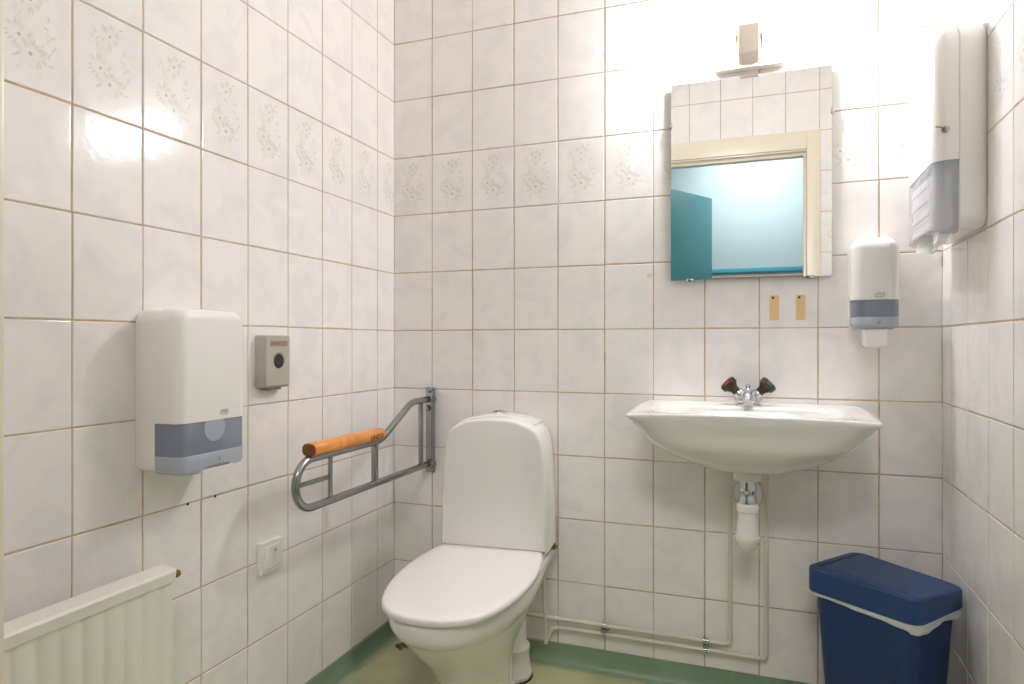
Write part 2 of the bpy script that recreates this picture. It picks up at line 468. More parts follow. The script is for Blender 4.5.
# cistern: front outline extruded back
def cist(y, s=0, tz=0):
    half = [(.167, .402), (.163, .55), (.158, .66), (.153, .71), (.1455, .738), (.134, .757), (.112, .772), (.08, .783), (.04, .789), (0, .791)]
    pts = [(x, z) for x, z in half] + [(-x, z) for x, z in half[-2::-1]]
    out = []
    for x, z in pts:
        cx, cz = 0, .6
        out.append((x * (1 - s/.165), y, cz + (z - cz) * (1 - s/.19) + tz * max(0, (z - .7)/.09)))
    return out
bm = B()
loft(bm, [cist(-.198, .010), cist(-.1965, .0045), cist(-.193, .0015), cist(-.187, 0), cist(-.12, 0, .006), cist(-.07, .001, .006), cist(-.032, .004, .002), cist(-.024, .010)])
ci = toil('cistern', bm, M['ceramic'], smooth=35); ci.location.x = .008
bm = B()
def plate(y, s, up):
    pts = [(.122, .7675), (.10, .777), (.07, .7855), (.035, .7915), (0, .7935)]
    pts = pts + [(-x, z) for x, z in pts[-2::-1]]
    a = [(x*s, y, z + .0040 + up) for x, z in pts]; b = [(x*s, y, z - .006) for x, z in pts][::-1]
    return a + b
loft(bm, [plate(-.160, .95, -.002), plate(-.157, .99, .001), plate(-.15, 1, .002), plate(-.06, 1, .0035), plate(-.052, .99, .002), plate(-.049, .95, -.001)])
toil('cistern_lid', bm, M['ceramic'], smooth=35).location.x = .008
bm = B()
lathe(bm, (0, -.107, .7955), (0, 0, 1), [(0, .023), (.006, .023), (.0085, .0215), (.0085, .018), (.006, .0175)], 28)
fb_ = toil('flush_ring', bm, M['chrome'])
for s in (-1, 1):
    bm = B()
    pts = [(s*.0012 + s*.0155*math.cos(a), .0155*math.sin(a)) for a in [(-PI/2 + PI*k/12) for k in range(13)]]
    loft(bm, [[(x*q, -.107 + y*q, z) for x, y in pts] for q, z in ((1, .7995), (1, .805), (.9, .8065))])
    toil('flush_button', bm, M['steel'])
for s in (-1, 1):
    bm = B(); lathe(bm, (s*.075 - .012, -.205, .391), (1, 0, 0), [(0, .007), (.024, .007)], 14)
    toil('lid_hinge', bm, M['seat'])
bm = B(); lathe(bm, (.160, -.075, .385), (1, 0, 0), [(0, .008), (.006, .008), (.007, .011), (.014, .011), (.015, .006), (.02, .006)], 8)
toil('inlet_fitting', bm, M['brass'])

# waste pipe behind the bowl
bm = B(); lathe(bm, (0, 0, .03), (0, 0, 1), [(0, .048), (.30, .048)], 28); r = finish('waste_pipe', bm, M['plastic'], T); r.location = (.046, -.135, 0)
bm = B(); lathe(bm, (0, 0, .004), (0, 0, 1), [(0, .065), (.012, .066), (.016, .063), (.07, .057), (.078, .0595), (.09, .0595), (.094, .056), (.094, .049)], 28)
finish('floor_collar', bm, M['plastic2'], r)
bm = B(); lathe(bm, (0, 0, 0), (0, 0, 1), [(0, .069), (.005, .067)], 28); finish('sealing_ring', bm, M['black'], r)

# rubble in the corner
bm = B(); q = random.Random(5)
for k in range(9):
    c = Vector((.083 + q.uniform(-.017, .017), -.088 + q.uniform(-.02, .02), .006)); s = q.uniform(.004, .010)
    m4 = Matrix.Translation(c) @ Matrix.Diagonal((s, s*1.2, s*.7, 1))
    bmesh.ops.create_icosphere(bm, subdivisions=1, radius=1, matrix=m4)
tag(finish('rubble', bm, M['crumb']), 'small brown crumbs of rubble on the floor in the left back corner', 'rubble')
bpy.data.objects['rubble']['kind'] = 'stuff'

# ------------------------------------------------------------------ washbasin
Bn = root('washbasin', 'wide white ceramic washbasin with boat shaped bowl hung on the back wall', 'sink', (1.168, -.002, 0))
def bring(z, hw, yb, yf, nx, n=64, dz=0, bow=0):
    pts = []
    cy = (yb + yf)/2; hy = (yb - yf)/2
    for k in range(n):
        a = 2*PI*k/n
        c_, s_ = math.cos(a), math.sin(a)
        x = hw * math.copysign(abs(c_)**(2/nx), c_); y = cy + hy * math.copysign(abs(s_)**(2/nx), s_)
        if y < cy: y -= bow * (1 - (x/hw)**2)
        zz = z - dz * (abs(x)/.28)**3 * max(0, (cy - y)/hy)
        pts.append((x, y, zz))
    return pts
bm = B()
ext = [bring(.680, .045, -.115, -.225, 2.4), bring(.6825, .078, -.10, -.238, 2.4), bring(.689, .113, -.07, -.262, 2.5), bring(.703, .150, -.04, -.286, 2.7), bring(.716, .185, -.022, -.305, 3),
       bring(.735, .218, -.008, -.325, 3.4), bring(.758, .245, 0, -.342, 4.5), bring(.790, .265, 0, -.354, 6), bring(.818, .281, 0, -.362, 9, dz=.004, bow=.008), bring(.832, .288, 0, -.366, 14, dz=.007, bow=.01),
       bring(.8405, .2915, 0, -.368, 18, dz=.009, bow=.010), bring(.8445, .291, 0, -.3675, 18, dz=.009, bow=.010), bring(.8465, .288, -.002, -.364, 18, dz=.009, bow=.010)]
inn = [bring(.8455, .276, -.012, -.352, 12, dz=.008, bow=.010), bring(.8435, .268, -.02, -.345, 9, dz=.006, bow=.01), bring(.8425, .235, -.112, -.335, 5, dz=.003, bow=.008), bring(.835, .226, -.119, -.328, 4.5), bring(.80, .200, -.130, -.312, 3.6),
       bring(.75, .150, -.145, -.29, 3), bring(.715, .08, -.165, -.255, 2.5), bring(.708, .022, -.195, -.235, 2)]
def dense(L, k=4):
    out = []
    for i in range(len(L) - 1):
        a, b, c, d = L[max(i-1, 0)], L[i], L[i+1], L[min(i+2, len(L)-1)]
        for j in range(k):
            t = j/k
            out.append([tuple(.5*((2*q[1]) + (-q[0]+q[2])*t + (2*q[0]-5*q[1]+4*q[2]-q[3])*t*t + (-q[0]+3*q[1]-3*q[2]+q[3])*t**3) for q in zip(*P4)) for P4 in zip(a, b, c, d)])
    return out + [L[-1]]
loft(bm, dense(ext[:10]) + ext[10:] + inn[:2] + dense(inn[2:], 3))
bso = finish('basin', bm, M['ceramic'], Bn, smooth=60)
bm = B(); lathe(bm, (0, -.17, .655), (0, 0, 1), [(0, .036), (.004, .0375), (.03, .0375), (.04, .042)], 28); finish('outlet_neck', bm, M['ceramic'], Bn)
bm = B(); lathe(bm, (0, -.215, .7085), (0, 0, 1), [(0, .021), (.003, .021), (.004, .015)], 24); finish('plughole', bm, M['chrome'], Bn)

# faucet
F_ = root('faucet', 'small chrome two handle tap on the rim of the washbasin', 'faucet', (1.168, -.062, .8435))
bm = B()
lathe(bm, (0, 0, 0), (0, 0, 1), [(0, .034), (.004, .034), (.007, .030), (.020, .031), (.030, .027), (.036, .014)], 28)
for s in (-1, 1): lathe(bm, (s*.008, 0, .014), (s*.72, 0, .69), [(0, .017), (.018, .019), (.030, .0165), (.032, .012)], 20)
finish('tap_body', bm, M['chrome'], F_)
bm = B()
pts = fillet([(0, -.005, .018), (0, -.03, .034), (0, -.085, .032), (0, -.098, .016)], .02, 5)
tube(bm, pts, .012, 16)
finish('spout', bm, M['chrome'], F_)
bm = B(); lathe(bm, (0, 0, .03), (0, 0, 1), [(0, .012), (.012, .012), (.014, .008), (.018, .006), (.026, .0075), (.028, .004)], 16); finish('pull_knob', bm, M['chrome'], F_)
for s in (-1, 1):
    ax = Vector((s*.72, 0, .69)).normalized(); base = Vector((s*.027, 0, .034))
    bm = B()
    rings = []
    for d, r0, lob in ((0, .0115, 0), (.014, .0125, .05), (.022, .017, .12), (.026, .0215, .16), (.040, .022, .16), (.044, .019, .12), (.046, .012, .05)):
        a0 = Vector((0, 1, 0)); b0 = ax.cross(a0)
        rings.append([base + ax*d + r0*(1 + lob*math.cos(3*2*PI*k/24))*(math.cos(2*PI*k/24)*a0 + math.sin(2*PI*k/24)*b0) for k in range(24)])
    loft(bm, rings)
    h = finish('tap_handle', bm, M['bronze'], F_, smooth=35)
    bm = B(); c = base + ax*.040 + Vector((0, -.0245, 0))
    side = Vector((0, 1, 0)).cross(ax)
    vs = []
    for dy in (0, .003):
        for p, q_ in ((-.007, -.003), (.007, -.003), (.007, .003), (-.007, .003)):
            vs.append(bm.verts.new(c + side*p + ax*q_ + Vector((0, dy, 0))))
    for f in ((0,1,2,3),(4,7,6,5),(0,4,5,1),(1,5,6,2),(2,6,7,3),(3,7,4,0)): bm.faces.new([vs[i] for i in f])
    mk = finish('colour_mark', bm, M['red' if s < 0 else 'bluep'], h, smooth=0)
    mk['label'] = 'red hot mark' if s < 0 else 'blue cold mark'

# bottle trap
R_ = root('bottle_trap', 'white bottle trap with chrome nut below the washbasin', 'pipe', (1.168, -.172, 0))
bm = B(); lathe(bm, (0, 0, .606), (0, 0, 1), [(-.012, .0235), (.0, .0235), (.004, .0215), (.014, .0205), (.02, .0235), (.03, .0225), (.05, .021)], 24); finish('coupling_nut', bm, M['chrome'], R_)
bm = B(); lathe(bm, (0, 0, .466), (0, 0, 1), [(.004, .010), (.007, .019), (.014, .0255), (.026, .0285), (.030, .0325), (.041, .0335), (.044, .0295), (.07, .028), (.095, .0245), (.105, .0235), (.107, .0285), (.120, .0295), (.126, .0265), (.130, .021)], 28)
finish('trap_bottle', bm, M['plastic'], R_)
bm = B(); tube(bm, [(0, .02, .578), (0, .163, .578)], .016, 18); finish('outlet_pipe', bm, M['plastic2'], R_)
bm = B(); lathe(bm, (0, .170, .583), (0, -1, 0), [(0, .042), (.013, .042), (.022, .037), (.026, .026), (.028, .017)], 28); finish('wall_flange', bm, M['plastic'], R_)

# ------------------------------------------------------------------ pipes on the back wall
PY_ = -.026
bm = B(); tube(bm, fillet([(.30, PY_, .1485), (1.1195, PY_, .1485), (1.1195, PY_, .688)], .018), .0062, 12)
tag(finish('water_pipe', bm, M['pipepaint'], smooth=50), 'cream water pipe, upper of the two, rising left of the bottle trap', 'pipe')
bm = B()
tube(bm, fillet([(.566, PY_-.012, .070), (.585, PY_ - .004, .119), (.62, PY_, .122), (1.217, PY_, .122), (1.217, PY_, .688)], .016), .0062, 12)
tag(finish('water_pipe', bm, M['pipepaint'], smooth=50), 'cream water pipe, lower of the two, rising right of the bottle trap', 'pipe')
bm = B(); tube(bm, [(.563, -.050, .39), (.562, -.050, .30), (.568, -.042, .10), (.566, PY_-.012, .070)], .0055, 12)
tag(finish('supply_pipe', bm, M['pipepaint'], smooth=50), 'thin white supply pipe dropping from the right side of the toilet cistern', 'pipe')
for i, x in enumerate((.7525, 1.0515)):
    r = root('pipe_clip', ('chrome double clip holding both wall pipes nearer the toilet', 'chrome double clip holding both wall pipes just left of the bottle trap')[i], 'clip', (x, 0, .135))
    bm = B(); lathe(bm, (0, -.002, 0), (0, -1, 0), [(0, .011), (.004, .011), (.006, .005), (.026, .005)], 12); box(bm, -.008, .008, -.036, -.018, -.006, .006, .002); finish('clip_base', bm, M['steel'], r)
    for dz in (.0135, -.013):
        bm = B(); tube(bm, [(-.007, PY_, dz), (.007, PY_, dz)], .0092, 14); finish('clip_ring', bm, M['chrome'], r)

# ------------------------------------------------------------------ mirror with clips
mr = root('mirror', 'rectangular frameless wall mirror above the washbasin', 'mirror', (1.1685, 0, 1.203))
bm = B(); box(bm, -.2175, .2175, -.0175, -.012, 0, .582); finish('mirror_edge', bm, M['glassedge'], mr, 0)
bm = B(); vs = [bm.verts.new(p) for p in ((-.217, -.0178, .0005), (.217, -.0178, .0005), (.217, -.0178, .5815), (-.217, -.0178, .5815))]; bm.faces.new(vs)
vs = [bm.verts.new(p) for p in ((-.217, -.01765, .0005), (-.217, -.01765, .5815), (.217, -.01765, .5815), (.217, -.01765, .0005))]; bm.faces.new(vs)
o = finish('mirror_glass', bm, M['mirror'], mr, 0)
for x, z, vert in ((-.2185, .46, 1), (.2185, .455, 1), (-.162, -.001, 0), (.162, -.001, 0)):
    bm = B()
    a, b = (.0045, .009) if vert else (.010, .0045)
    box(bm, x - a, x + a, -.021, -.003, z - b, z + b, .0015); finish('mirror_clip', bm, M['chrome'], mr, 30)

# ------------------------------------------------------------------ lamp above mirror
lp = root('wall_lamp', 'bare two bulb wall lamp above the mirror', 'lamp', (1.170, 0, 1.80))
bm = B(); box(bm, -.094, .094, -.034, -.002, .003, .012, .002); finish('base_plate', bm, M['lampbeige'], lp, 30)
bm = B(); box(bm, -.030, .030, -.112, -.0025, .011, .093, .005, 3); finish('lamp_holder', bm, M['lampbeige'], lp, 30)
for s in (-1, 1):
    bm = B(); lathe(bm, (s*.0305, -.080, .053), (s, 0, 0), [(0, .031), (.004, .031)], 24)
    o = finish('socket_ring', bm, M['yellow' if s < 0 else 'navyring'], lp); o['label'] = 'yellow ring' if s < 0 else 'dark ring'
    b_ = link('bulb', None, lp)
    bm = B(); lathe(bm, (s*.035, -.080, .053), (s, 0, 0), [(0, .021), (.034, .0235), (.036, .0235)], 24); nk = finish('bulb_neck', bm, M['glowneck'], b_)
    bm = B(); lathe(bm, (s*.071, -.080, .053), (s, 0, 0), [(0, .0235), (.014, .0265), (.028, .0275), (.042, .024), (.05, .015), (.052, .004)], 16); finish('glass_envelope', bm, M['glow'], b_)
    bm = B()   # printed marks on the neck
    for i, (dx, dz, w, h) in enumerate(((.006, .008, .010, .0022), (.006, .002, .012, .0022), (.006, -.004, .009, .002), (.018, .009, .005, .005), (.018, .001, .004, .004), (.026, .004, .002, .009), (.020, -.008, .006, .002))):
        x0 = s*(.038 + dx)
        y = -.080 - math.sqrt(max(.0225**2 - dz**2, 0)) - .0012
        box(bm, x0 - w/2, x0 + w/2, y, y + .0006, .053 + dz - h/2, .053 + dz + h/2)
    finish('printed_marks', bm, M['black'], b_, 0)

# ------------------------------------------------------------------ dispensers
def rr3(w, z0, z1, y, rb, rt, inset=0, ib=1, it=1):
    return [(x, y, z) for x, z in rrect(-w/2 + inset, w/2 - inset, z0 + inset*ib, z1 - inset*it, max(rb - inset, .0008), max(rt - inset, .0008))]
def deep(bm, w, z0, z1, ya, yb, rb, rt, rf, round_back=0, ib=1, it=1):
    """body running out from the wall (y from -ya to -yb), front edges rounded by rf"""
    rings = []
    if round_back:
        for k in range(4):
            a = PI/2 * k/4; rings.append(rr3(w, z0, z1, -ya - round_back*(1 - math.cos(a)), rb, rt, round_back*(1 - math.sin(a))*.6))
        ya = ya + round_back
    rings.append(rr3(w, z0, z1, -ya, rb, rt))
    n = 6
    for k in range(n + 1):
        a = PI/2 * k/n; rings.append(rr3(w, z0, z1, -(yb - rf + rf*math.sin(a)), rb, rt, rf*(1 - math.cos(a)), ib, it))
    loft(bm, rings)
def logo(parent, x, y, z, s=1.0):
    bm = B()
    o_ = rrect(-.011*s, .011*s, -.0055*s, .0055*s, .002*s, .004*s, 4); i_ = rrect(-.0095*s, .0095*s, -.004*s, .004*s, .0015*s, .003*s, 4)
    a = [bm.verts.new((p[0] + p[1]*.3, y, z + p[1])) for p in o_]; b = [bm.verts.new((p[0] + p[1]*.3, y, z + p[1])) for p in i_]
    for v in a + b: v.co.x += x
    n = len(a)
    for i in range(n): bm.faces.new((a[i], a[(i+1) % n], b[(i+1) % n], b[i]))
    lo = finish('logo', bm, M['logo'], parent, 0)
    text_mesh('logo_text', 'TORK', .0065*s, M['logo'], lo, (x, y, z), (PI/2, 0, 0))

# left: compact dispenser with smoky window
LD = root('paper_dispenser', 'white paper dispenser with smoky window on the left wall above the radiator', 'dispenser', (.001, -.943, .750), PI/2)
wL, hL, dL = .186, .338, .122
bm = B(); deep(bm, wL - .004, .004, hL - .002, 0, .055, .02, .028, .004, .004); finish('back_shell', bm, M['plastic'], LD)
bm = B(); deep(bm, wL, .106, hL, .0555, dL, .001, .030, .022, ib=0); finish('front_cover', bm, M['plastic'], LD, smooth=35)
bm = B(); deep(bm, wL - .003, .040, .105, .0555, dL - .002, .001, .001, .020, ib=0, it=0); finish('window', bm, M['window'], LD, smooth=35)
bm = B(); deep(bm, wL - .0025, .016, .040, .0555, dL - .0015, .002, .001, .020, ib=0, it=0)
finish('window_band', bm, M['wband'], LD, smooth=35)
# lower lip, arched in the middle, with teeth under the arch
lipo = [(-.085, .0145), (-.0835, .008), (-.079, .004), (-.070, .002), (-.050, .0005), (-.042, .003), (-.034, .009), (-.026, .0122), (0, .0128), (.040, .0128),
        (.052, .009), (.060, .006), (.072, .0055), (.080, .008), (.0845, .0135), (.085, .0162), (-.085, .0162)]
bm = B(); rings = []
for k in range(8):
    if k == 0: yy, ins = .056, 0
    else:
        a = PI/2 * (k - 1)/6; yy = (dL - .0015) - .020 + .020*math.sin(a); ins = .020*(1 - math.cos(a))
    rings.append([(x*(wL/2 - .001 - ins)/.085, -yy, z) for x, z in lipo])
loft(bm, rings); finish('window_lip', bm, M['wband'], LD, smooth=35)
bm = B()
for k in range(14):
    x = -.028 + k*.0056
    vs = [(x - .0024, -dL + .004, .0128), (x + .0024, -dL + .004, .0128), (x + .0008, -dL + .006, .0055), (x - .0008, -dL + .006, .0055)]
    loft(bm, [vs, [(p[0], p[1] + .006, p[2]) for p in vs]])
box(bm, -.030, .048, -dL + .004, -dL + .010, .0122, .0155)
finish('tear_bar', bm, M['wband'], LD, smooth=35)
bm = B(); lathe(bm, (0, -dL + .0026, .090), (0, -1, 0), [(0, .029), (.0012, .028)], 28); finish('window_disc', bm, M['wdisc'], LD)
bm = B()
for pts in (((.0, .028), (.0045, .0225), (.0015, .0225), (.0015, .018), (-.0015, .018), (-.0015, .0225), (-.0045, .0225)),):
    vs = [bm.verts.new((x + .012, -dL + .0008, z)) for x, z in pts]; bm.faces.new(vs)
finish('arrow_mark', bm, M['logo'], LD, 0)
logo(LD, .024, -dL - .0006, .121)

# right: tall towel dispenser on the right wall
ru = .240
pR, nR = fr(ru, 1.241)
RD = root('paper_towel_dispenser', 'tall white paper towel dispenser with key lock high on the right wall', 'dispenser', tuple(pR + nR*.001), -PI/2 - RA)
wR, hR, dR = .292, .474, .100
bm = B(); deep(bm, wR, .020, hR, 0, .052, .03, .060, .003, .018); finish('back_shell', bm, M['plastic'], RD, smooth=35)
bm = B(); deep(bm, wR, .168, hR, .0525, dR, .001, .065, .032, ib=0); finish('front_cover', bm, M['plastic'], RD, smooth=35)
bm = B(); deep(bm, wR - .003, .014, .1665, .0525, dR - .001, .016, .001, .030, ib=.4, it=0); finish('window', bm, M['window2'], RD, smooth=35)
bm = B(); deep(bm, .010, .012, .170, .0, .053, .001, .001, .001)
bm.free()
# key lock on the near side of the cover
bm = B(); xk = wR/2 - .0085
box(bm, xk - .004, xk + .001, -.088, -.066, .222, .246, .001)
finish('lock_plate', bm, M['plastic'], RD, 30).rotation_euler = (0, 0, 0)
bm = B(); lathe(bm, (xk, -.077, .234), (1, 0, 0), [(0, .007), (.010, .007), (.011, .005)], 16)
lk = finish('lock', bm, M['steel'], RD)
bm = B(); tube(bm, [(xk + .010, -.077, .235), (xk + .013, -.088, .238), (xk + .013, -.097, .240)], .0014, 8); finish('key', bm, M['brass'], lk)
bm = B(); deep(bm, .02, .0, .1, 0, .01, .001, .001, .001); bm.free()
# towels inside and hanging
bm = B(); q = random.Random(2)
for k in range(11):
    z = .034 + k*.011
    box(bm, -.118 + q.uniform(-.004, .004), .118 + q.uniform(-.004, .004), -.090 + q.uniform(-.003, .003), -.056, z, z + .0108, .0015)
tw = finish('paper_towels', bm, M['paper'], smooth=40)
tw.location = RD.location; tw.rotation_euler = RD.rotation_euler
tag(tw, 'folded white paper towels behind the window of the right wall dispenser', 'paper towels')
bm = B()
rings = []
for k in range(9):
    t = k/8; x = .12 - .20*t
    rings.append([(x, -.078 - .010*math.sin(t*7), .036), (x, -.078 - .012*math.sin(t*7 + 1), -.002 - .010*math.sin(t*PI)), (x, -.070 - .01*math.sin(t*5), -.004 - .012*math.sin(t*PI)), (x, -.060, .036)])
loft(bm, rings)
tw2 = finish('paper_towel', bm, M['paper'], smooth=60); tw2.location = RD.location; tw2.rotation_euler = RD.rotation_euler
tag(tw2, 'crumpled white paper towel poking from the bottom of the right wall dispenser', 'paper towel')

# soap dispenser
SD = root('soap_dispenser', 'small white soap dispenser with push bar on the back wall right of the mirror', 'dispenser', (1.4795, -.001, 1.003))
ws, ds = .113, .112
bm = B(); deep(bm, ws - .004, .048, .285, 0, .045, .02, .026, .003, .003); finish('back_shell', bm, M['plastic'], SD, smooth=35)
bm = B(); deep(bm, ws, .126, .289, .0455, ds, .001, .030, .030, ib=0); finish('front_cover', bm, M['plastic'], SD, smooth=35)
bm = B(); deep(bm, ws - .002, .082, .1255, .0455, ds - .001, .001, .001, .030, ib=0, it=0); finish('window', bm, M['window'], SD, smooth=35)
bm = B(); deep(bm, ws - .002, .050, .0815, .0455, ds - .001, .018, .001, .030, ib=.3, it=0); finish('lower_cover', bm, M['wband'], SD, smooth=35)
bm = B(); deep(bm, .058, .002, .052, .03, ds - .006, .012, .003, .010, .003); finish('push_bar', bm, M['plastic'], SD, smooth=35)
bm = B(); lathe(bm, (.006, -ds - .0005 + .0015, .067), (0, -1, 0), [(0, .004), (.0008, .004)], 12); finish('drop_mark', bm, M['logo'], SD)
logo(SD, .008, -ds - .0006, .138, 1.0)

# hygiene bag dispenser
BD = root('sanitary_bag_dispenser', 'small grey bag dispenser with round opening on the left wall', 'dispenser', (.001, -.6435, .903), PI/2)
bm = B(); deep(bm, .090, 0, .134, 0, .031, .004, .006, .003); 
finish('box', bm, M['grey'], BD, smooth=30)
bm = B(); deep(bm, .090, .004, .134, .0315, .036, .003, .006, .003)
finish('front_plate', bm, M['grey'], BD, smooth=30)
bm = B(); lathe(bm, (.002, -.0362, .070), (0, -1, 0), [(0, .021), (.0008, .0205), (.0009, .018)], 28); finish('opening_rim', bm, M['greyd'], BD)
bm = B(); lathe(bm, (.000, -.0366, .068), (0, -1, 0), [(0, .0185), (.0009, .018)], 28); finish('opening', bm, M['dark'], BD)
bm = B(); box(bm, -.030, .034, -.0366, -.036, .106, .120); finish('label_strip', bm, M['greyd'], BD, 0)
text_mesh('label_text', 'Rocent', .0095, M['red'], BD, (-.010, -.0368, .113), (PI/2, 0, 0))
bm = B(); box(bm, -.030, .024, -.026, -.004, -.006, 0, .002); finish('bag_edge', bm, M['greyd'], BD, 30)

# light switch
SW = root('light_switch', 'square white rocker light switch on the left wall between radiator and toilet', 'switch', (0.001, -.640, .425), PI/2)
bm = B(); deep(bm, .083, 0, .083, 0, .013, .004, .004, .004); finish('switch_frame', bm, M['plastic'], SW)
bm = B(); deep(bm, .058, .0125, .0705, .0125, .0165, .002, .002, .002); 
finish('rocker', bm, M['plastic'], SW)
bm = B(); lathe(bm, (.008, -.0166, .056), (0, -1, 0), [(0, .0035), (.0006, .003)], 12); finish('indicator', bm, M['logo'], SW)

# ------------------------------------------------------------------ radiator
RDX = root('radiator', 'white ribbed panel radiator low on the left wall at the left edge', 'radiator', (0, 0, 0))
y0, y1 = -1.028, -1.52
bm = B()
pr = []; y = y0 - .006; 
pr.append((.098, y0 - .002))
y = y0 - .022
while y > y1 + .03:
    pr += [(.099, y), (.0965, y - .005), (.0955, y - .009), (.0965, y - .013), (.099, y - .018)]
    y -= .0395
pr.append((.098, y1 + .002))
front = [(x, yy) for x, yy in pr]; backp = [(x - .014, yy) for x, yy in pr][::-1]
loft(bm, [[(x, yy, z) for x, yy in front + backp] for z in (.13, .545)])
finish('ribbed_panel', bm, M['white'], RDX, smooth=45)
bm = B()
loft(bm, [[(x, yy, z) for x, z in ((.102, .543), (.104, .563), (.101, .568), (.066, .5725), (.061, .568), (.061, .543))] for yy in (y0 + .002, y1 - .002)])
finish('top_cover', bm, M['white'], RDX, smooth=30)
for ya in (y0 - .012, y1 + .002):
    bm = B(); box(bm, .052, .0975, ya, ya + .010, .13, .545, .002); finish('side_panel', bm, M['white'], RDX, 30)
bm = B(); box(bm, .052, .066, y1 + .012, y0 - .012, .14, .54, .002); finish('back_panel', bm, M['white'], RDX, 30)
for yy in (y0 - .1, y1 + .1):
    bm = B(); box(bm, .002, .053, yy - .015, yy + .015, .18, .50, .002); finish('bracket', bm, M['white'], RDX, 30)
bm = B(); lathe(bm, (.084, y0 - .004, .549), (0, 1, 0), [(0, .009), (.010, .009), (.012, .006), (.02, .006), (.022, .0075), (.03, .0075)], 6); finish('bleed_valve', bm, M['brass'], RDX)

# ------------------------------------------------------------------ fold-up grab rail
GX = .143
G = root('grab_rail', 'folding steel grab rail with wooden arm pad beside the toilet', 'grab rail', (0, 0, 0))
bm = B()
box(bm, GX - .016, GX + .018, -.006, -.002, .575, .866, .001)
box(bm, GX + .014, GX + .018, -.026, -.005, .585, .855, .001)
finish('wall_bracket', bm, M['steel'], G, 30)
for z in (.857, .795, .606):
    bm = B(); lathe(bm, (GX - (.006 if z < .84 else 0), -.006, z), (0, -1, 0), [(0, .010), (.004, .010), (.007, .007), (.011, .006)], 12); finish('bolt', bm, M['steel'], G)
bm = B()
zt, zb, ye = .728, .606, -.650
path = [(GX, -.018, .826), (GX, -.135, .826), (GX, -.324, zt), (GX, ye + .01, zt)]
P1 = fillet(path, .03, 6)
rad = (zt - zb)/2
arc = [(GX, ye - rad*math.sin(a), zb + rad + rad*math.cos(a)) for a in [PI*k/14 for k in range(15)]]
P1 = P1[:-1] + [Vector(p) for p in arc] + [Vector((GX, -.018, zb))]
tube(bm, P1, .0105, 16)
finish('rail_tube', bm, M['steel'], G, smooth=60)
for z in (.826, .606):
    bm = B(); tube(bm, [(GX - .018, -.016, z), (GX + .020, -.016, z)], .007, 12); lathe(bm, (GX + .018, -.016, z), (1, 0, 0), [(0, .010), (.006, .010)], 6); finish('pivot_pin', bm, M['black' if 0 else 'steel'], G)
bm = B(); box(bm, GX - .008, GX + .008, -.076, -.068, zb + .008, .822, .002); finish('upright_strut', bm, M['steel'], G, 30)
bm = B(); box(bm, GX - .009, GX + .009, -.362, -.348, zb + .006, zt - .006, .003); finish('upright_strut', bm, M['steel'], G, 30)
bm = B(); box(bm, GX - .003, GX + .003, -.578, -.564, zb + .006, zt - .006, .001); us = finish('upright_strut', bm, M['steel'], G, 30)
bm = B(); box(bm, GX - .002, GX + .002, ye - rad + .008, -.567, .662, .675, .001); finish('cross_strut', bm, M['steel'], G, 30)
# wooden pad
bm = B()
def pad(y, s=1, dz=0):
    out = []
    for k in range(24):
        a = 2*PI*k/24
        c_, s_ = math.cos(a), math.sin(a)
        out.append((GX + .0225*s*math.copysign(abs(c_)**.75, c_), y, .7500 + dz + .0175*s*math.copysign(abs(s_)**.75, s_)))
    return out
loft(bm, [pad(-.659, .93), pad(-.656, 1), pad(-.336, 1), pad(-.332, .93)])
wp = finish('arm_pad', bm, M['wood'], G, smooth=50)
bm = B(); loft(bm, [pad(-.6605, .86), pad(-.6592, .9)]); finish('end_grain', bm, M['woodend'], wp, 40)
text_mesh('burnt_stamp', 'LINIDO', .020, M['burn'], wp, (GX + .0229, -.378, .746), (PI/2, 0, PI/2))

# ------------------------------------------------------------------ adhesive strips with screw holes
for i, (x, lab) in enumerate(((1.2375, 'tan adhesive strip with a screw hole below the mirror, left of the pair'), (1.3065, 'tan adhesive strip with a screw hole below the mirror, right of the pair'))):
    r = root('adhesive_strip', lab, 'strip', (x, -.0018, 1.082))
    bm = B(); o_ = rrect(-.0125, .0125, 0, .071, .003, .004, 3); loft(bm, [[(a + .0008*math.sin(b*300), y, b) for a, b in o_] for y in (0, -.0007)]); finish('strip', bm, M['tan'], r, 30)
    bm = B(); lathe(bm, (-.003, -.0006, .064), (0, -1, 0), [(0, .0034), (.0006, .003)], 10); finish('screw_hole', bm, M['dirt'], r)

# ------------------------------------------------------------------ waste bin
e1 = Vector((.795, -.606, 0)).normalized(); e2 = Vector((.606, .795, 0)).normalized()
bc = Vector((1.478, -.2145, 0)); L1, L2 = .272, .222
ang = math.atan2(e1.y, e1.x)
BN = root('waste_bin', 'navy blue plastic waste bin with closed lid in the right back corner', 'bin', tuple(bc), ang)
def plan(hx, hy, r, z, n=5):
    return [(x, y, z) for x, y in rrect(-hx, hx, -hy, hy, r, r, n)]
bm = B()
loft(bm, [plan(L1/2 - .040, L2/2 - .036, .03, 0), plan(L1/2 - .036, L2/2 - .032, .03, .006), plan(L1/2 - .013, L2/2 - .012, .03, .40)])
finish('bin_body', bm, M['blue'], BN, smooth=35)
bm = B()
zs0, zs1 = .400, .458
sk = [plan(L1/2 - .001, L2/2 - .001, .028, zs0), plan(L1/2, L2/2, .028, zs0 + .002), plan(L1/2, L2/2, .028, zs1 - .004), plan(L1/2 - .002, L2/2 - .002, .027, zs1), plan(L1/2 - .008, L2/2 - .008, .022, zs1 + .002)]
